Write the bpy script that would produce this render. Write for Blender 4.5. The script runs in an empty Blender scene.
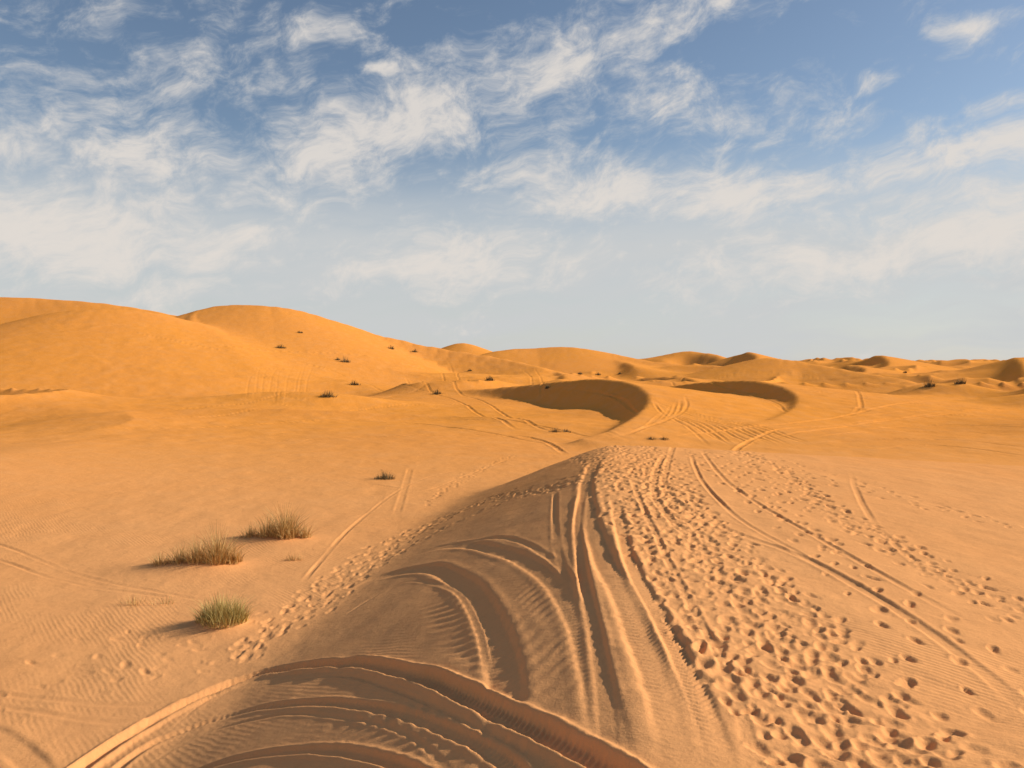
import bpy, math, random
import numpy as np
random.seed(7); rng=np.random.default_rng(7)
F=796.0; HU=512.0; HV=362.0   # bearings used by the survey helper
SUN_EL=math.radians(26.5); SUN_AZ=math.radians(78)

# ------------------------------------------------------------------ noise
_tab=rng.random((256,256))
def vn(x,y,s=0):
    x=np.asarray(x,float)+s*17.37; y=np.asarray(y,float)+s*31.91
    xi=np.floor(x).astype(np.int64); yi=np.floor(y).astype(np.int64)
    fx=x-xi; fy=y-yi
    fx=fx*fx*fx*(fx*(fx*6-15)+10); fy=fy*fy*fy*(fy*(fy*6-15)+10)
    a=_tab[xi&255,yi&255]; b=_tab[(xi+1)&255,yi&255]
    c=_tab[xi&255,(yi+1)&255]; d=_tab[(xi+1)&255,(yi+1)&255]
    return (a*(1-fx)+b*fx)*(1-fy)+(c*(1-fx)+d*fx)*fy
def fbm(x,y,o=4,s=0):
    r=0;a=1;t=0
    for k in range(o):
        r=r+a*vn(x*2**k,y*2**k,s+k); t+=a; a*=.5
    return r/t
def sst(a,b,x):
    t=np.clip((x-a)/(b-a),0,1); return t*t*(3-2*t)
def smax(a,b,k): return .5*(a+b+np.sqrt((a-b)**2+k*k))
def W(u,v,d): # bearing -> world
    return ((u-HU)/F*d, d, (HV-v)/F*d)
def spline(P,n):
    P=np.array(P,float); P=np.vstack([2*P[0]-P[1],P,2*P[-1]-P[-2]])
    out=[]
    m=len(P)-3
    for i in range(m):
        p0,p1,p2,p3=P[i:i+4]
        for k in range(n):
            t=k/n
            out.append(.5*((2*p1)+(-p0+p2)*t+(2*p0-5*p1+4*p2-p3)*t*t+(-p0+3*p1-3*p2+p3)*t**3))
    out.append(P[-2]); return np.array(out)

# ------------------------------------------------------------------ dunes
# crest points (x,y,z) , slope on left of travel, slope on right, rounding, blend
D=[]
def dune(pts,sl,sr,r,k,n=4,raw=False):
    P=[p if raw else W(*p) for p in pts]
    D.append((spline(P,n),sl,sr,r,k))
# near crest we stand on (travel away from viewer)
dune([(0.3,-14,-0.9),(0.6,-4,-1.5),(0.9,1,-2.2),(1.1,4,-2.75),(1.3,6,-3.0),(1.6,10,-3.12),(2.35,18,-3.14),(3.2,25,-3.12),(3.8,29,-3.22)],
     .465,.062,.8,.35,raw=True)
# big dunes left
dune([(-260,312,230),(-120,300,235),(0,297,235),(50,299,235),(100,303,232),(150,311,228),(195,323,220),(240,345,205)],.45,.36,5,2)
dune([(-120,380,140),(-30,352,150),(15,327,158),(60,313,164),(105,309,168),(150,313,172),(186,326,172),(215,350,160),(245,378,135)],.45,.25,2.5,1.5)
dune([(250,376,134),(230,354,148),(208,334,166),(192,320,184),(208,308,204),(262,305,208),(310,314,208),(370,333,205),(430,347,200),(490,357,190),(540,368,175)],.56,.24,1.6,1.2)
dune([(435,355,420),(450,347,420),(463,343,420),(480,349,420),(500,357,410)],.45,.35,3,2)
dune([(470,362,250),(500,351,262),(535,348,270),(570,347,270),(605,353,265),(645,361,255),(700,368,240)],.4,.22,4,2)
dune([(640,359,380),(665,354,380),(690,351,380),(710,354,370),(728,361,350)],.3,.55,1.5,1.5)
dune([(722,361,330),(738,354,330),(748,352,325),(758,357,300),(750,364,275)],.25,.6,1.0,1.0)
dune([(715,378,180),(738,366,188),(768,358,185),(805,363,178),(850,371,165),(900,380,150)],.45,.2,1.5,1.0)
dune([(800,366,430),(830,363,430),(855,362,420),(868,360,400),(880,357,390),(900,360,385),(935,367,370)],.3,.5,1.5,1.5)
dune([(845,370,330),(862,362,325),(879,355,320),(890,363,285),(880,372,255)],.2,.62,.8,.8)
dune([(940,367,420),(965,362,420),(1000,361,410),(1040,364,400)],.3,.45,2,1.5)
# steep-faced dune on the right edge
dune([(915,389,222),(945,381,222),(980,371,220),(1006,361,214),(1018,359,206),(1026,370,186),(1026,384,164),(1010,397,142),(980,404,128)],.14,.62,.6,.6)
dune([(1010,360,212),(1060,356,205),(1180,360,195)],.25,.3,1.5,.8)
# curled crescents, middle distance
dune([(440,396,116),(500,389,112),(545,384,106),(590,380,98),(622,382,90),(643,389,82),(651,401,73),(641,415,64),(614,431,56),(585,440,53)],.13,.64,.35,.35)
dune([(672,387,112),(705,383,106),(745,381,99),(778,386,92),(797,396,84),(796,408,76),(778,420,68),(750,430,62)],.10,.64,.35,.35)
dune([(620,384,150),(650,378,150),(682,378,144),(698,383,132),(694,389,120)],.14,.62,.4,.4)
dune([(840,394,150),(868,387,150),(898,386,145),(914,391,134),(910,398,120)],.13,.6,.4,.4)
dune([(495,379,185),(525,372,182),(552,372,175),(566,378,160),(556,385,146)],.16,.6,.5,.5)
dune([(800,374,250),(826,367,250),(850,365,245),(866,369,228),(860,376,205)],.16,.6,.5,.5)
dune([(560,367,250),(590,362,250),(622,362,245),(636,367,225)],.16,.5,.6,.6)
dune([(820,408,98),(860,399,108),(910,396,112),(1000,395,118),(1150,394,122)],.3,.14,.8,.5)
dune([(800,438,64),(860,428,70),(940,421,76),(1060,420,80)],.25,.12,.9,.4)
dune([(870,412,92),(915,406,96),(955,407,92),(968,413,82),(950,421,74)],.11,.55,.35,.35)
dune([(640,371,230),(680,365,232),(720,366,228),(745,371,215)],.14,.5,.5,.5)
dune([(925,384,190),(945,379,185),(962,384,168)],.16,.55,.6,.6)
# low swells on the left
dune([(-80,414,96),(60,405,104),(180,401,110),(300,402,110),(400,397,112),(480,392,118)],.25,.14,2,.8)
dune([(330,385,150),(400,376,155),(470,374,160),(530,379,165),(548,386,150)],.25,.3,1.2,1.0)
dune([(170,380,146),(230,361,162),(290,348,178)],.2,.32,2,1.5)
dune([(60,392,128),(140,380,138),(200,378,140)],.2,.28,2,1.5)
dune([(-90,470,34),(20,452,44),(130,440,54),(260,434,62),(380,430,68)],.12,.10,1.5,.5)

def macro(x,y):
    x=np.asarray(x,float); y=np.asarray(y,float)
    sh=x.shape; x=x.ravel(); y=y.ravel()
    dist=np.hypot(x,y)
    z=-5.65-0.6*sst(40,140,dist)-.25*sst(18,8,y)*sst(0,-4,x)
    z=z+(fbm(x/26,y/20,2,3)-.5)*1.6*sst(26,80,dist)
    rid=1-np.abs(2*fbm(x/75+.3*y/75,y/55,3,9)-1)
    rid2=1-np.abs(2*fbm(x/260,y/170,3,5)-1)
    rid3=1-np.abs(2*fbm(x/38-.4*y/38,y/26,2,13)-1)
    z=z+sst(55,110,dist)*rid3**4*2.6+sst(190,420,dist)*(rid**3*6.0)+sst(500,1100,dist)*rid2**3*7-sst(300,1500,dist)*3
    for P,sl,sr,r,k in D:
        best=np.full(x.shape,-1e9)
        for i in range(len(P)-1):
            ax,ay,az=P[i]; bx,by,bz_=P[i+1]; dx=bx-ax; dy=by-ay; L2=dx*dx+dy*dy+1e-9
            px=x-ax; py=y-ay
            t=np.clip((px*dx+py*dy)/L2,0,1)
            ex=px-t*dx; ey=py-t*dy; d2=ex*ex+ey*ey
            d=np.sqrt(d2)
            side=((dx*ey-dy*ex)/math.sqrt(L2))/(d+1e-6)
            s=sr+(sl-sr)*(.5+.5*side)
            best=np.maximum(best,az+t*(bz_-az)-s*(np.sqrt(d2+r*r)-r))
        z=smax(z,best-k*.12,k)
    return z.reshape(sh)

_ds=np.exp(np.linspace(math.log(4.5),math.log(320),300))
def survey(u,v):
    """where the line of sight with this bearing meets the ground -> world x,y"""
    xs=(u-HU)/F*_ds; zs=(HV-v)/F*_ds
    h=macro(xs,_ds); m=np.nonzero(h>zs)[0]
    i=m[0] if len(m) else len(_ds)-1
    if i>0:
        a=h[i-1]-zs[i-1]; b=h[i]-zs[i]; t=-a/(b-a+1e-9); d=_ds[i-1]+t*(_ds[i]-_ds[i-1])
    else: d=_ds[0]
    return ((u-HU)/F*d,d)

# ------------------------------------------------------------------ relief maps (real displacement)
class Map:
    def __init__(s,x0,x1,y0,y1,c):
        s.x0,s.x1,s.y0,s.y1,s.c=x0,x1,y0,y1,c
        s.nx=int((x1-x0)/c); s.ny=int((y1-y0)/c)
        s.h=np.zeros((s.ny,s.nx),np.float32); s.m=np.zeros((s.ny,s.nx),np.float32)
    def win(s,xa,xb,ya,yb):
        i0=max(0,int((xa-s.x0)/s.c)); i1=min(s.nx,int((xb-s.x0)/s.c)+1)
        j0=max(0,int((ya-s.y0)/s.c)); j1=min(s.ny,int((yb-s.y0)/s.c)+1)
        if i1<=i0 or j1<=j0: return None
        X=s.x0+(np.arange(i0,i1)+.5)*s.c; Y=s.y0+(np.arange(j0,j1)+.5)*s.c
        X,Y=np.meshgrid(X,Y); return slice(j0,j1),slice(i0,i1),X,Y
    def foot(s,x,y,ang,a,b,dep):
        R=a*2.4; w=s.win(x-R,x+R,y-R,y+R)
        if w is None: return
        J,I,X,Y=w; p=(X-x)*math.sin(ang)+(Y-y)*math.cos(ang); q=(X-x)*math.cos(ang)-(Y-y)*math.sin(ang)
        sd=rng.random()*50
        wob=(fbm(X/.07+sd,Y/.07,2,3)-.5)
        q=q/(1+.22*p/a)-.25*b*np.sin(p/a*1.6); e=np.sqrt((p/a)**2+(q/b)**2)+wob*.42
        pit=np.exp(-np.clip(e,0,9)**2.8); rim=np.exp(-((e-1.32)/.28)**2)*(.6+.7*p/a+wob)
        s.h[J,I]=s.h[J,I]*(1-.8*pit)+(-dep*pit*(1+.35*p/a)+.36*dep*rim)
        s.m[J,I]=np.maximum(s.m[J,I],np.clip(pit+rim,0,1))
    def track(s,pts,w,dep,rim=.4,tread=0,lam=.12,slant=.5,n=8,rimL=1,rimR=1,fade=True,vr=.2,flen=1.5):
        P=spline([(p[0],p[1],0) for p in pts],n)[:,:2]
        R=w*1.6+.1
        W_=s.win(P[:,0].min()-R,P[:,0].max()+R,P[:,1].min()-R,P[:,1].max()+R)
        if W_ is None: return
        J,I,X,Y=W_; S=np.full(X.shape,1e3,np.float32); T=np.zeros(X.shape,np.float32); al=0
        bx=X[0,0]; by=Y[0,0]
        tot=np.hypot(*np.diff(P,axis=0).T).sum()
        for k in range(len(P)-1):
            ax,ay=P[k]; dx,dy=P[k+1]-P[k]; L=math.hypot(dx,dy)+1e-9
            i0=max(0,int((min(ax,ax+dx)-R-bx)/s.c)); i1=int((max(ax,ax+dx)+R-bx)/s.c)+2
            j0=max(0,int((min(ay,ay+dy)-R-by)/s.c)); j1=int((max(ay,ay+dy)+R-by)/s.c)+2
            x=X[j0:j1,i0:i1]; y=Y[j0:j1,i0:i1]
            if x.size==0: al+=L; continue
            t=((x-ax)*dx+(y-ay)*dy)/L; tc=np.clip(t,0,L)
            ex=x-ax-tc*dx/L; ey=y-ay-tc*dy/L; d=np.hypot(ex,ey)
            sg=np.where((dx*ey-dy*ex)>0,-1.,1.)
            o=S[j0:j1,i0:i1]; m=d<np.abs(o)
            S[j0:j1,i0:i1]=np.where(m,d*sg,o); T[j0:j1,i0:i1]=np.where(m,al+tc,T[j0:j1,i0:i1]); al+=L
        jit=(vn(T*.5,T*0+3,len(P))-.5)*w*.16+(fbm(X/.12,Y/.12,2,8)-.5)*.03*min(1,w*3)
        Sj=S+jit; a=np.abs(Sj); hw=w/2
        inn=1-sst(hw*.66,hw*1.14,a)
        rr=np.exp(-((a-hw*1.32)/(hw*.30+.014))**2)*np.where(Sj>0,rimR,rimL)*(.45+1.0*vn(T*2.2,np.sign(Sj),7))
        mod=1-vr+2*vr*vn(T*.4,T*0,5)
        if fade:
            fl=min(flen,tot*.3); mod=mod*sst(0,fl,T)*sst(0,fl,tot-T)
        prof=-dep*inn+dep*rim*rr
        if tread:
            ph=(T+np.abs(Sj)*slant)/lam*2*math.pi
            prof=prof+tread*inn*np.sin(ph)*(.4+1.2*vn(T*1.1,Sj*2,17))
        s.h[J,I]=s.h[J,I]*(1-inn*.85*np.clip(mod,0,1))+prof*mod
        s.m[J,I]=np.maximum(s.m[J,I],np.clip(inn+rr,0,1)*np.clip(mod,0,1))
    def mound(s,x,y,r,h):
        w=s.win(x-3*r,x+3*r,y-3*r,y+3*r)
        if w is None: return
        J,I,X,Y=w; s.h[J,I]+=h*np.exp(-(((X-x)/r)**2+((Y-y)/(r*.7))**2))
    def sample(s,x,y,ed):
        fx=(x-s.x0)/s.c-.5; fy=(y-s.y0)/s.c-.5
        ok=(fx>0)&(fx<s.nx-2)&(fy>0)&(fy<s.ny-2)
        fx=np.clip(fx,0,s.nx-2); fy=np.clip(fy,0,s.ny-2)
        i=fx.astype(int); j=fy.astype(int); a=fx-i; b=fy-j
        o=[]
        e=np.clip(np.minimum(np.minimum(x-s.x0,s.x1-x),np.minimum(y-s.y0,s.y1-y))/ed,0,1)*ok
        for q in (s.h,s.m):
            o.append(((q[j,i]*(1-a)+q[j,i+1]*a)*(1-b)+(q[j+1,i]*(1-a)+q[j+1,i+1]*a)*b)*e)
        return o
A=Map(-18,26,3,48,.02)
B=Map(-110,120,46,230,.10)
def S(*pp): return [survey(u,v) for u,v in pp]

# rumpled surface on trodden parts
w=A.win(-18,26,3,48); X,Y=w[2],w[3]
cx=2.7+.045*(Y-6)
A.h+=(fbm(X/1.1,Y/1.6,3,11)-.5).astype(np.float32)*.05
tro=np.exp(-((X-cx)/(.8+.03*Y))**2)
A.h+=((fbm(X/.16,Y/.16,3,21)-.5)*.035*tro).astype(np.float32)
A.m=np.maximum(A.m,(tro>.35)*.6*tro).astype(np.float32)
# --- ploughed side-slip marks on the lee flank (slanted ribs)
A.track(S((440,590),(475,622),(515,665),(540,705),(560,745)),1.0,.004,.2,tread=.006,lam=.40,slant=.9)
A.track(S((520,575),(560,610),(585,650),(600,700)),.7,.004,.2,tread=.005,lam=.30,slant=-.8)
A.track(S((300,735),(380,725),(450,745),(500,790)),.8,.004,.2,tread=.006,lam=.33,slant=.9)
# --- loops over the flank
A.track(S((340,600),(380,577),(430,568),(468,585),(492,625),(506,670),(505,720),(497,800)),.42,.032,.35,tread=.003,lam=.13,flen=3)
A.track(S((400,560),(450,545),(500,550),(545,572),(575,610),(592,655),(604,710),(612,800)),.34,.024,.35,tread=.003,lam=.13,flen=3)
A.track(S((430,548),(500,538),(548,556),(585,600)),.14,.013,.4)
A.track(S((330,625),(400,583),(450,588),(478,625),(490,680)),.12,.010,.4)
# --- straight ruts along the crest
A.track(S((600,455),(588,480),(590,515),(606,560),(632,615),(654,665),(672,720),(690,800)),.38,.035,.45,tread=.006,lam=.11,slant=.8,rimL=1.3,flen=4)
A.track(S((585,480),(578,520),(583,570),(596,630),(606,700),(612,800)),.18,.026,.5,rimR=1.2,flen=4)
A.track(S((612,490),(630,560),(660,615),(692,680),(715,740),(728,800)),.24,.032,.6,tread=.012,lam=.10,slant=1.0,flen=4)
A.track(S((628,470),(640,500),(668,560),(700,620),(735,690),(760,790)),.12,.018,.6,flen=4)
A.track(S((555,490),(556,540),(575,600)),.14,.010,.5)
# --- tracks from the brow swinging off to the right
A.track(S((682,446),(668,462),(664,485),(682,506),(730,530),(800,556),(880,600),(960,655),(1080,740)),.18,.015,.6,flen=4)
A.track(S((668,450),(656,470),(655,495),(672,520),(700,545),(730,565)),.18,.028,.6,flen=4)
A.track(S((700,450),(720,475),(760,505),(830,545),(900,585),(1000,640)),.13,.015,.6,flen=4)
A.track(S((690,452),(700,478),(735,515),(790,548),(860,590)),.12,.018,.6,flen=4)
A.track(S((850,470),(860,500),(890,540),(960,590),(1060,630)),.14,.010,.5,flen=4)
# --- deep curving ruts at the very front
A.track(S((40,800),(120,742),(200,697),(270,672),(345,664),(410,675),(470,698),(540,731),(610,770),(680,820)),.24,.062,.7,tread=.012,lam=.10,slant=.7,rimL=1.1,fade=False,vr=.08)
A.track(S((90,790),(160,740),(240,712),(320,703),(385,709),(440,726),(500,756),(540,800)),.16,.030,.5,tread=.006,lam=.10,fade=False,vr=.12)
A.track(S((130,800),(220,764),(300,750),(360,754),(420,776),(460,820)),.16,.036,.5,fade=False,vr=.12)
A.track(S((110,790),(200,735),(280,715),(350,718),(410,735),(460,780)),.08,.012,.5,vr=.12)
A.track(S((150,745),(230,690),(330,676),(420,700),(520,750)),.07,.010,.5,vr=.12)
# --- basin on the left
for pl,ww in (([(-60,540),(0,560),(60,580),(130,592),(200,598),(290,590)],.14),([(-60,528),(10,548),(80,575),(160,592),(230,603),(300,600)],.14),
           ([(410,468),(404,490),(396,515)],.28),([(-40,690),(60,700),(140,705),(220,690)],.14),([(-40,700),(40,712),(120,722),(190,705)],.14),
           ([(-60,720),(0,740),(60,790)],.4),([(300,585),(360,520),(420,480),(500,462)],.14),([(-20,500),(150,480),(320,480),(430,492)],.13),
           ([(-20,470),(150,462),(300,455),(450,450)],.2),([(340,500),(420,492),(460,478),(520,455)],.13)):
    A.track(S(*pl),ww,.012,.6)
# --- footprints
def trail(P,width,step,n_people,dep=(.03,.06),size=1,spread=0):
    P=spline([(p[0],p[1],0) for p in P],20)[:,:2]; seg=np.hypot(*np.diff(P,axis=0).T); cum=np.r_[0,np.cumsum(seg)]
    for k in range(n_people):
        off=rng.normal(0,1); s=rng.random()*step; rev=rng.random()<.3; side=1; wander=rng.random()*6
        while s<cum[-1]:
            wd_=width+spread*s
            o=off*wd_+width*.5*math.sin(s*.35+wander)
            x=np.interp(s,cum,P[:,0]); y=np.interp(s,cum,P[:,1]); x2=np.interp(s+.3,cum,P[:,0]); y2=np.interp(s+.3,cum,P[:,1])
            dx,dy=x2-x,y2-y; l=math.hypot(dx,dy)
            if l<1e-3: break
            dx/=l; dy/=l; q=o+side*.1+rng.normal(0,.05)
            ang=math.atan2(dx,dy)+rng.normal(0,.35)+(math.pi if rev else 0)
            sz=size*(.82+.18*min(1,max(0,(y-7)/12)))
            a=rng.uniform(.095,.16)*sz; b=a*rng.uniform(.40,.66)
            (A if y<47 else B).foot(x+dy*q,y-dx*q,ang,a,b,rng.uniform(*dep)*sz)
            side=-side; s+=step*rng.uniform(.65,1.35)
trail([(2.75,4),(2.65,6),(2.9,9),(3.1,13),(3.3,18),(3.6,24),(3.8,30)],.40,.46,24,(.016,.046),.97,.022)
trail([(2.2,4),(2.3,7),(2.45,10),(2.9,16),(3.3,24),(3.6,29)],.22,.55,4,(.02,.045))
trail([(6.9,4),(6.7,8),(6.7,13),(7.0,18),(7.9,24),(8.4,30)],.36,.6,8,(.02,.045))
trail([(4.4,4),(4.6,9),(5.3,15),(6.0,22),(6.4,29)],.3,.62,3,(.02,.04))
trail([(12,14),(10,18),(8.9,24),(8.6,30)],.4,.65,3,(.02,.04))
trail(S((240,660),(300,612),(350,572),(410,536),(480,503),(560,488),(640,478)),.28,.55,7,(.02,.045))
trail(S((300,620),(380,560),(470,515),(600,470)),.15,.6,3,(.02,.045))
trail(S((0,690),(120,670),(230,640),(320,590)),.4,.7,3,(.01,.025))
trail(S((60,640),(160,655),(250,650)),.5,.7,4,(.01,.03))
trail(S((430,505),(480,470),(520,455)),.4,.7,3,(.02,.04))
tufts=[survey(222,627),survey(200,568),survey(276,541)]
for (x,y),r in zip(tufts,(.6,1.1,1.1)): A.mound(x,y,r,.16); A.mound(x-r*1.2,y-.2,r,.08)

# --- middle distance
def BT(pl,w=.4,d=.05,**k): B.track(S(*pl),w,d,.6,flen=8,**k)
for k in range(12):
    t=k/11; q=rng.normal(0,1.2)
    BT([(652+8*t,398+6*t),(662+34*t+q,412+2*t),(690+70*t+q,428-2*t),(720+100*t+rng.normal(0,5),448-3*t)],.3,.045)
for k in range(6): BT([(600+k*9,441-k*2),(640+k*9,430-k*4),(665+k*4,410-k*3)],.3,.04)
for k in range(5): BT([(560+k*8,388+k),(600+k*6,392+k*2),(628+k*3,402+k*3)],.3,.05)
for k in range(7): BT([(700+k*9,388+k*.5),(740+k*6,394+k*1.5),(775+k*2,404+k*1.5)],.3,.05)
for k in range(9): BT([(245+k*6.5+rng.normal(0,3),404+rng.normal(0,5)),(250+k*7.2+rng.normal(0,2),385),(256+k*7+rng.normal(0,3),362+rng.normal(0,4))],.25,.022,vr=.5)
for k in range(7): BT([(248+rng.normal(0,5),364+k*6.5),(280,362+k*7),(312+rng.normal(0,6),364+k*7.5)],.25,.03,vr=.5)
for pl in ([(90,424),(250,410),(400,405),(540,398),(590,388)],[(-30,436),(180,428),(330,420),(470,420),(560,430),(640,444)],
  [(820,420),(900,412),(980,410),(1060,414)],[(820,426),(900,418),(980,416),(1060,421)],[(830,405),(920,404),(1060,406)],
  [(800,440),(880,432),(960,432),(1060,440)],[(440,370),(455,385),(480,400),(500,412),(540,428),(590,436)],[(405,375),(430,390),(455,400),(480,415),(520,432)],
  [(850,390),(860,400),(858,408),(850,416)],[(440,352),(452,370),(470,385)],[(515,368),(530,376),(532,384),(522,392)],[(523,368),(540,376),(542,386),(530,394)],
  [(870,450),(930,445),(1060,460)],[(840,430),(940,425),(1060,430)],[(660,385),(720,378),(800,376),(880,384)],[(120,330),(220,350),(330,370),(420,390),(500,396)],[(190,345),(300,352),(400,362),(480,378)],
  [(-20,420),(100,412),(260,400),(420,388),(540,380)],[(650,440),(740,428),(820,420),(940,402),(1040,398)],[(640,448),(760,436),(860,424),(1040,406)],[(560,378),(640,380),(720,385),(830,392),(940,392)],
  [(780,446),(860,440),(950,440),(1060,452)],[(760,440),(850,426),(930,414),(1040,402)],[(610,446),(540,440),(420,436),(300,440),(180,446)],[(560,446),(470,430),(380,422),(260,424)]):
    BT(pl,.4,.055)
w=B.win(-110,120,46,230); X,Y=w[2],w[3]
B.h+=((fbm(X/2.2,Y/2.2,3,31)-.5)*.12).astype(np.float32)

# ------------------------------------------------------------------ one terrain sheet, 360 degrees
def fan(stepf):
    fr=np.arange(-41,41.0001,stepf); rest=np.arange(41+1.5,360-41,1.5)
    return np.radians(np.r_[fr,rest])
TH=fan(.066)
rad=[.5]
while rad[-1]<6000:
    r=rad[-1]; rad.append(r*(1.03 if r<4.5 else 1.0037 if r<170 else 1.008))
RA=np.array(rad); NR,NC=len(RA),len(TH)
st=3
ir=np.unique(np.r_[np.arange(0,NR-1,st),NR-1]); ic=np.unique(np.r_[np.arange(0,NC-1,st),NC-1])
tt,rr=np.meshgrid(TH[ic],RA[ir])
M=macro(rr*np.sin(tt),rr*np.cos(tt))
def cub(Mx,idx,N):
    pos=np.interp(np.arange(N),idx,np.arange(len(idx))); i=np.clip(pos.astype(int),0,len(idx)-2); t=(pos-i)[:,None]
    g=lambda k: Mx[np.clip(k,0,len(idx)-1)]
    p0,p1,p2,p3=g(i-1),g(i),g(i+1),g(i+2)
    return .5*(2*p1+(-p0+p2)*t+(2*p0-5*p1+4*p2-p3)*t*t+(-p0+3*p1-3*p2+p3)*t**3)
Z=cub(M,ir,NR); Z=cub(np.ascontiguousarray(Z.T),ic,NC).T
tt,rr=np.meshgrid(TH,RA); X=rr*np.sin(tt); Y=rr*np.cos(tt)
hA,mA=A.sample(X,Y,1.5); hB,mB=B.sample(X,Y,4)
Z=Z+hA+hB
dis=np.maximum(mA,mB)
V=np.empty((NR*NC+1,3),np.float32)
V[:-1,0]=X.ravel();V[:-1,1]=Y.ravel();V[:-1,2]=Z.ravel(); V[-1]=(0,0,Z[0].mean())
i=np.arange(NR-1)[:,None]*NC; j=np.arange(NC)[None,:]; j2=(j+1)%NC
Q=np.stack([i+j,i+j2,i+NC+j2,i+NC+j],-1).reshape(-1,4)
jj=np.arange(NC); T3=np.stack([np.full(NC,NR*NC),(jj+1)%NC,jj],-1)
me=bpy.data.meshes.new("desert_sand")
me.vertices.add(len(V)); me.vertices.foreach_set("co",V.ravel())
nl=Q.size+T3.size; me.loops.add(nl)
me.loops.foreach_set("vertex_index",np.r_[Q.ravel(),T3.ravel()].astype(np.int32))
me.polygons.add(len(Q)+len(T3))
me.polygons.foreach_set("loop_start",np.r_[np.arange(len(Q))*4,len(Q)*4+np.arange(len(T3))*3].astype(np.int32))
me.polygons.foreach_set("use_smooth",np.ones(len(Q)+len(T3),bool))
me.update(calc_edges=True)
at=me.attributes.new("disturbed","FLOAT","POINT"); at.data.foreach_set("value",np.r_[dis.ravel(),0].astype(np.float32))
ground=bpy.data.objects.new("desert_ground",me); bpy.context.scene.collection.objects.link(ground)
def height(x,y):
    z=macro(np.array([x]),np.array([y])); a=A.sample(np.array([x]),np.array([y]),1.5)[0]; b=B.sample(np.array([x]),np.array([y]),4)[0]
    return float(z[0]+a[0]+b[0])

# ------------------------------------------------------------------ materials
def nd(nt,t,**k):
    n=nt.nodes.new(t)
    for a,b in k.items(): setattr(n,a,b)
    return n
def mat_sand():
    m=bpy.data.materials.new("sand"); m.use_nodes=True; nt=m.node_tree; L=nt.links.new
    bs=nt.nodes["Principled BSDF"]; bs.inputs["Roughness"].default_value=1; bs.inputs["Specular IOR Level"].default_value=0
    geo=nd(nt,"ShaderNodeNewGeometry"); P=geo.outputs["Position"]
    at=nd(nt,"ShaderNodeAttribute",attribute_name="disturbed")
    def noise(sc,det=4,ro=.55,vec=P):
        n=nd(nt,"ShaderNodeTexNoise"); n.inputs["Scale"].default_value=sc; n.inputs["Detail"].default_value=det; n.inputs["Roughness"].default_value=ro; L(vec,n.inputs["Vector"]); return n.outputs["Fac"]
    def mr(v,a,b,c=0,d=1):
        n=nd(nt,"ShaderNodeMapRange"); n.interpolation_type='SMOOTHSTEP'
        for q,x in zip((1,2,3,4),(a,b,c,d)): n.inputs[q].default_value=x
        L(v,n.inputs[0]); return n.outputs[0]
    def mix(f,a,b,bt='MIX'):
        n=nd(nt,"ShaderNodeMix",data_type='RGBA',blend_type=bt)
        if isinstance(f,(int,float)): n.inputs[0].default_value=f
        else: L(f,n.inputs[0])
        for q,x in ((6,a),(7,b)):
            if isinstance(x,tuple): n.inputs[q].default_value=(*x,1)
            else: L(x,n.inputs[q])
        return n.outputs[2]
    def ma(op,a,b):
        n=nd(nt,"ShaderNodeMath",operation=op)
        for q,x in ((0,a),(1,b)):
            if isinstance(x,(int,float)): n.inputs[q].default_value=x
            else: L(x,n.inputs[q])
        return n.outputs[0]
    sep=nd(nt,"ShaderNodeSeparateXYZ"); L(P,sep.inputs[0])
    far=mr(sep.outputs[1],8,75)
    big=noise(.035,3)
    c=mix(far,(.84,.395,.155),(.91,.345,.058))
    c=mix(ma('MULTIPLY',mr(big,.35,.65),.35),c,(.84,.325,.085))
    n6=noise(.6,4,.65)
    c=mix(ma('MULTIPLY',mr(n6,.4,.7),.2),c,(.87,.43,.17))
    n45=noise(4.5,4,.7)
    c=mix(ma('MULTIPLY',mr(n45,.45,.75),.16),c,(.60,.28,.10))
    g=mr(noise(380,1,.8),.3,.7,.84,1.12)
    gg=nd(nt,"ShaderNodeCombineColor")
    for q in range(3): L(g,gg.inputs[q])
    c=mix(1.0,c,gg.outputs[0],'MULTIPLY')
    L(c,bs.inputs["Base Color"])
    wv=nd(nt,"ShaderNodeTexWave",wave_type='BANDS',bands_direction='X'); wv.inputs["Scale"].default_value=3.4; wv.inputs["Distortion"].default_value=4; wv.inputs["Detail"].default_value=2; wv.inputs["Detail Scale"].default_value=.5
    mp=nd(nt,"ShaderNodeMapping"); mp.inputs["Rotation"].default_value=(0,0,math.radians(-38)); L(P,mp.inputs[0]); L(mp.outputs[0],wv.inputs["Vector"])
    rip=ma('MULTIPLY',wv.outputs["Fac"],mr(noise(.33,2),.46,.64,.03,1))
    rip=ma('MULTIPLY',rip,ma('SUBTRACT',1.0,at.outputs["Fac"]))
    rip=ma('MULTIPLY',rip,mr(sep.outputs[1],16,50,1,0))
    h=ma('MULTIPLY',rip,.0038)
    h=ma('ADD',h,ma('MULTIPLY',noise(24,4,.75),.010))
    h=ma('ADD',h,ma('MULTIPLY',n45,.012))
    h=ma('ADD',h,ma('MULTIPLY',n6,.08))
    bp=nd(nt,"ShaderNodeBump"); bp.inputs["Strength"].default_value=.8; bp.inputs["Distance"].default_value=1.0
    L(h,bp.inputs["Height"]); L(bp.outputs[0],bs.inputs["Normal"])
    return m
me.materials.append(mat_sand())
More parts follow.
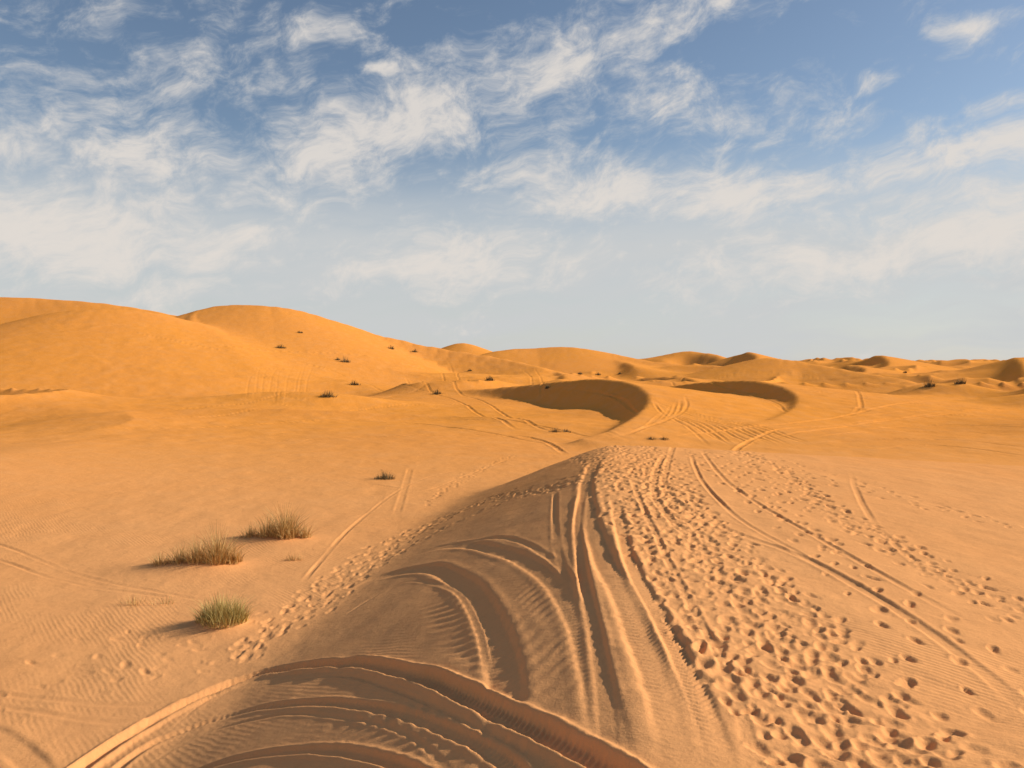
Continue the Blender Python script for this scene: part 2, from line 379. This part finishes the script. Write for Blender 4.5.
def mat_plant(name,c1,c2):
    m=bpy.data.materials.new(name); m.use_nodes=True; nt=m.node_tree; L=nt.links.new
    bs=nt.nodes["Principled BSDF"]; bs.inputs["Roughness"].default_value=.7
    g=nd(nt,"ShaderNodeNewGeometry"); r=nd(nt,"ShaderNodeValToRGB")
    r.color_ramp.elements[0].color=(*c1,1); r.color_ramp.elements[1].color=(*c2,1)
    L(g.outputs["Random Per Island"],r.inputs[0]); L(r.outputs[0],bs.inputs["Base Color"]); return m
m_dry=mat_plant("dry_grass",(.34,.19,.05),(.82,.54,.20)); m_green=mat_plant("green_grass",(.30,.22,.06),(.74,.56,.19)); m_dark=mat_plant("shrub_twigs",(.08,.06,.02),(.24,.17,.06))

def blades(name,x,y,clumps,n,hmin,hmax,wid,mat,spread=.55):
    vs=[];fs=[]
    base=height(x,y)
    wts=[c[2]*c[3] for c in clumps]
    for c in range(n):
        cx,cy,cr,ch=random.choices(clumps,wts)[0]
        a=random.random()*6.283; q=cr*random.random()**.9
        bx=cx+q*math.cos(a); by=cy+q*math.sin(a)
        hh=(hmin+(hmax-hmin)*random.random()**1.7)*ch*(1-.45*q/cr)
        la=a+random.gauss(0,.8); lean=random.uniform(.1,1)*spread*(.3+q/cr)
        tw=random.random()*3.14; wx,wy=math.cos(tw)*wid,math.sin(tw)*wid
        k0=len(vs); bz=-.08
        for s in range(4):
            t=s/3; o=lean*hh*t**1.6; px=bx+math.cos(la)*o; py=by+math.sin(la)*o; pz=bz+(hh+.08)*(t-.16*lean*t*t*t)
            ww=(1-t*.85)*.5
            vs.append((px-wx*ww,py-wy*ww,pz)); vs.append((px+wx*ww,py+wy*ww,pz))
        for s in range(3): k=k0+2*s; fs.append((k,k+1,k+3,k+2))
    m=bpy.data.meshes.new(name); m.from_pydata(vs,[],fs); m.materials.append(mat)
    o=bpy.data.objects.new(name,m); o.location=(x,y,base); bpy.context.scene.collection.objects.link(o); return o
def at_(u,v): return survey(u,v)
x,y=tufts[0]; blades("grass_tuft",x,y,[(0,0,.42,1),(.26,.1,.24,.75),(-.30,.05,.24,.7)],1800,.16,.68,.012,m_green,1.3)
x,y=tufts[1]; blades("grass_tuft",x,y,[(-.98,-.1,.25,.4),(-.5,0,.3,.65),(-.05,0,.33,.85),(.42,.1,.36,1.2),(.85,.15,.22,.6)],2000,.14,.95,.014,m_dry,1.3)
x,y=tufts[2]; blades("grass_tuft",x,y,[(-.78,0,.25,.45),(-.25,0,.33,.8),(.28,0,.38,1.2),(.85,.1,.22,.5)],1900,.14,.98,.015,m_dry,1.3)
x,y=at_(292,560); blades("grass_tuft",x,y,[(0,0,.16,1),(.2,0,.1,.8)],130,.1,.3,.012,m_dry,1)
x,y=at_(384,479); blades("grass_tuft",x,y,[(0,0,.35,1),(.35,0,.2,.6),(-.3,0,.2,.5)],420,.12,.6,.018,m_dark,.9)
x,y=at_(147,605); blades("grass_tuft",x,y,[(-.3,0,.3,1),(.4,.1,.3,.8)],160,.08,.3,.012,m_dry,1)
x,y=at_(658,440); blades("grass_tuft",x,y,[(-.5,0,.4,1),(.4,.1,.4,.8)],400,.1,.32,.02,m_dark,1)
x,y=at_(555,432); blades("grass_tuft",x,y,[(0,0,.5,1),(.8,.1,.4,.8)],300,.1,.4,.025,m_dark,1)
for u,v,s in ((281,348,1.1),(355,385,1.1),(328,397,.8),(391,349,1.0),(345,362,1.0),(415,352,.8),(490,380,.8),(437,394,.7),(580,374,.9),(930,387,1.1),(598,375,.9),
              (338,360,.7),(548,388,.5),(470,371,.6),(905,372,.9),(620,374,.7),(960,384,.8),(300,333,.6)):
    x,y=at_(u,v); s*=random.uniform(.7,1.05)
    blades("desert_shrub",x,y,[(0,0,.7*s,1),(random.uniform(.3,.8)*s,.2,.5*s,random.uniform(.4,.9)),(-.6*s,0,.5*s,random.uniform(.4,.8))],200,.3*s,1.5*s,.06,m_dark,.8)

# ------------------------------------------------------------------ sky
wd=bpy.data.worlds.new("World"); bpy.context.scene.world=wd; wd.use_nodes=True; nt=wd.node_tree; nt.nodes.clear(); L=nt.links.new
try:
    wd.cycles.sampling_method='MANUAL'; wd.cycles.sample_map_resolution=256
except Exception: pass
out=nd(nt,"ShaderNodeOutputWorld"); sky=nd(nt,"ShaderNodeTexSky",sky_type='NISHITA'); sky.sun_disc=False
sky.sun_elevation=SUN_EL; sky.sun_rotation=SUN_AZ; sky.altitude=700; sky.dust_density=.8; sky.ozone_density=.6; sky.air_density=1.0
b1=nd(nt,"ShaderNodeBackground"); b1.inputs[1].default_value=.105; L(sky.outputs[0],b1.inputs[0])
b2=nd(nt,"ShaderNodeBackground"); b2.inputs[1].default_value=1.0
tc=nd(nt,"ShaderNodeTexCoord"); sp=nd(nt,"ShaderNodeSeparateXYZ"); L(tc.outputs["Generated"],sp.inputs[0])
def ma(op,a,b=None,c=None,cl=False):
    n=nd(nt,"ShaderNodeMath",operation=op); n.use_clamp=cl
    for q,x in enumerate((a,b,c)):
        if x is None: continue
        if isinstance(x,(int,float)): n.inputs[q].default_value=x
        else: L(x,n.inputs[q])
    return n.outputs[0]
def mr(v,a,b,c=0,d=1):
    n=nd(nt,"ShaderNodeMapRange"); n.interpolation_type='SMOOTHSTEP'
    for q,x in zip((1,2,3,4),(a,b,c,d)): n.inputs[q].default_value=x
    L(v,n.inputs[0]); return n.outputs[0]
az=ma('ARCTAN2',sp.outputs[0],sp.outputs[1]); el=ma('ARCSINE',sp.outputs[2])
cb=nd(nt,"ShaderNodeCombineXYZ"); L(az,cb.inputs[0]); L(el,cb.inputs[1]); AE=cb.outputs[0]
wn=nd(nt,"ShaderNodeTexNoise"); wn.noise_dimensions='2D'; wn.inputs["Scale"].default_value=9; wn.inputs["Detail"].default_value=2.5; wn.inputs["Roughness"].default_value=.5; L(AE,wn.inputs["Vector"])
wm=nd(nt,"ShaderNodeVectorMath",operation='MULTIPLY_ADD'); wm.inputs[1].default_value=(.09,.045,0); L(wn.outputs["Color"],wm.inputs[0])
sb=nd(nt,"ShaderNodeVectorMath",operation='ADD'); sb.inputs[1].default_value=(-.045,-.0225,0); L(AE,sb.inputs[0]); L(sb.outputs[0],wm.inputs[2]); WP=wm.outputs[0]
def noise(vec,sx,sy,rot,det=7,ro=.6,off=0):
    mp=nd(nt,"ShaderNodeMapping"); mp.inputs["Rotation"].default_value=(0,0,math.radians(rot)); mp.inputs["Location"].default_value=(off,off*.7,0)
    L(vec,mp.inputs[0])
    m2=nd(nt,"ShaderNodeVectorMath",operation='MULTIPLY'); m2.inputs[1].default_value=(sx,sy,1); L(mp.outputs[0],m2.inputs[0])
    n=nd(nt,"ShaderNodeTexNoise"); n.noise_dimensions='2D'; n.inputs["Scale"].default_value=1; n.inputs["Detail"].default_value=det; n.inputs["Roughness"].default_value=ro; L(m2.outputs[0],n.inputs["Vector"]); return n.outputs["Fac"]
n1=noise(WP,8,19,-12,8,.66,3.1)
n2=noise(WP,34,58,-20,4,.65,7.7)
n3=noise(WP,3,20,-3,5,.55,1.3)
clouds=[(110,100,210,66,24,.62),(190,160,120,38,5,.9),(60,235,220,64,-3,1.0),(395,130,160,44,12,1.05),(570,55,230,34,18,.88),(335,38,80,16,-6,.75),
 (690,110,150,42,-12,.66),(660,187,220,32,-4,1.05),(450,262,190,34,2,.85),(830,262,250,30,2,.8),(960,150,140,30,6,.95),(955,31,46,11,0,.95),(878,86,24,7,0,.85),
 (970,222,200,56,-2,.9),(378,75,26,8,0,.8),(274,172,18,10,0,.8),(860,180,140,18,0,.6),(80,20,130,26,10,.45),(240,200,100,24,0,.75),(1015,100,34,12,0,.7),(700,10,90,16,12,.6)]
acc=None
for u,v,hw,hh,rot,wt in clouds:
    a0=math.atan((u-HU)/F); e0=math.atan((HV-v)/F*math.cos(a0)); ca=math.cos(a0)
    mp=nd(nt,"ShaderNodeMapping",vector_type='TEXTURE'); mp.inputs["Location"].default_value=(a0,e0,0); mp.inputs["Rotation"].default_value=(0,0,math.radians(rot))
    mp.inputs["Scale"].default_value=(hw*1.35/F*ca,hh*1.5/F*ca,1); L(WP,mp.inputs[0])
    ln=nd(nt,"ShaderNodeVectorMath",operation='LENGTH'); L(mp.outputs[0],ln.inputs[0])
    q=mr(ln.outputs["Value"],0,1.2,wt,0)
    acc=q if acc is None else ma('MAXIMUM',acc,q)
dn=ma('ADD',ma('MULTIPLY',n1,1.1),ma('MULTIPLY',n2,.50))
dn=ma('ADD',dn,ma('MULTIPLY',acc,.53))
den=mr(dn,.84,1.46,0,.92)
veil=ma('MULTIPLY',mr(el,.13,.28,.98,0),mr(n3,.25,.7,.78,1.0))
inv=ma('MULTIPLY',ma('SUBTRACT',1.0,den),ma('SUBTRACT',1.0,veil))
tot=ma('SUBTRACT',1.0,inv,cl=True)
cr=nd(nt,"ShaderNodeMix",data_type='RGBA'); cr.inputs[6].default_value=(.59,.605,.61,1); cr.inputs[7].default_value=(.75,.70,.65,1); L(mr(dn,.90,1.42),cr.inputs[0]); L(cr.outputs[2],b2.inputs[0])
ms=nd(nt,"ShaderNodeMixShader"); L(tot,ms.inputs[0]); L(b1.outputs[0],ms.inputs[1]); L(b2.outputs[0],ms.inputs[2]); L(ms.outputs[0],out.inputs[0])

# ------------------------------------------------------------------ sun, camera
sd=bpy.data.lights.new("sun","SUN"); sd.energy=5.0; sd.angle=math.radians(.5); sd.color=(1,.91,.76)
so=bpy.data.objects.new("sun",sd); bpy.context.scene.collection.objects.link(so)
from mathutils import Vector
dv=Vector((math.sin(SUN_AZ)*math.cos(SUN_EL),math.cos(SUN_AZ)*math.cos(SUN_EL),math.sin(SUN_EL)))
so.rotation_euler=dv.to_track_quat('Z','Y').to_euler()
cd=bpy.data.cameras.new("camera"); cd.sensor_width=36; cd.lens=28; cd.clip_start=.1; cd.clip_end=20000; cd.shift_y=-22/1024
co=bpy.data.objects.new("camera",cd); co.location=(0,0,0); co.rotation_euler=(math.radians(90),0,0); bpy.context.scene.collection.objects.link(co)
sc=bpy.context.scene; sc.camera=co
sc.view_settings.view_transform='Standard'; sc.view_settings.look='None'; sc.view_settings.exposure=0
print("verts",len(V))
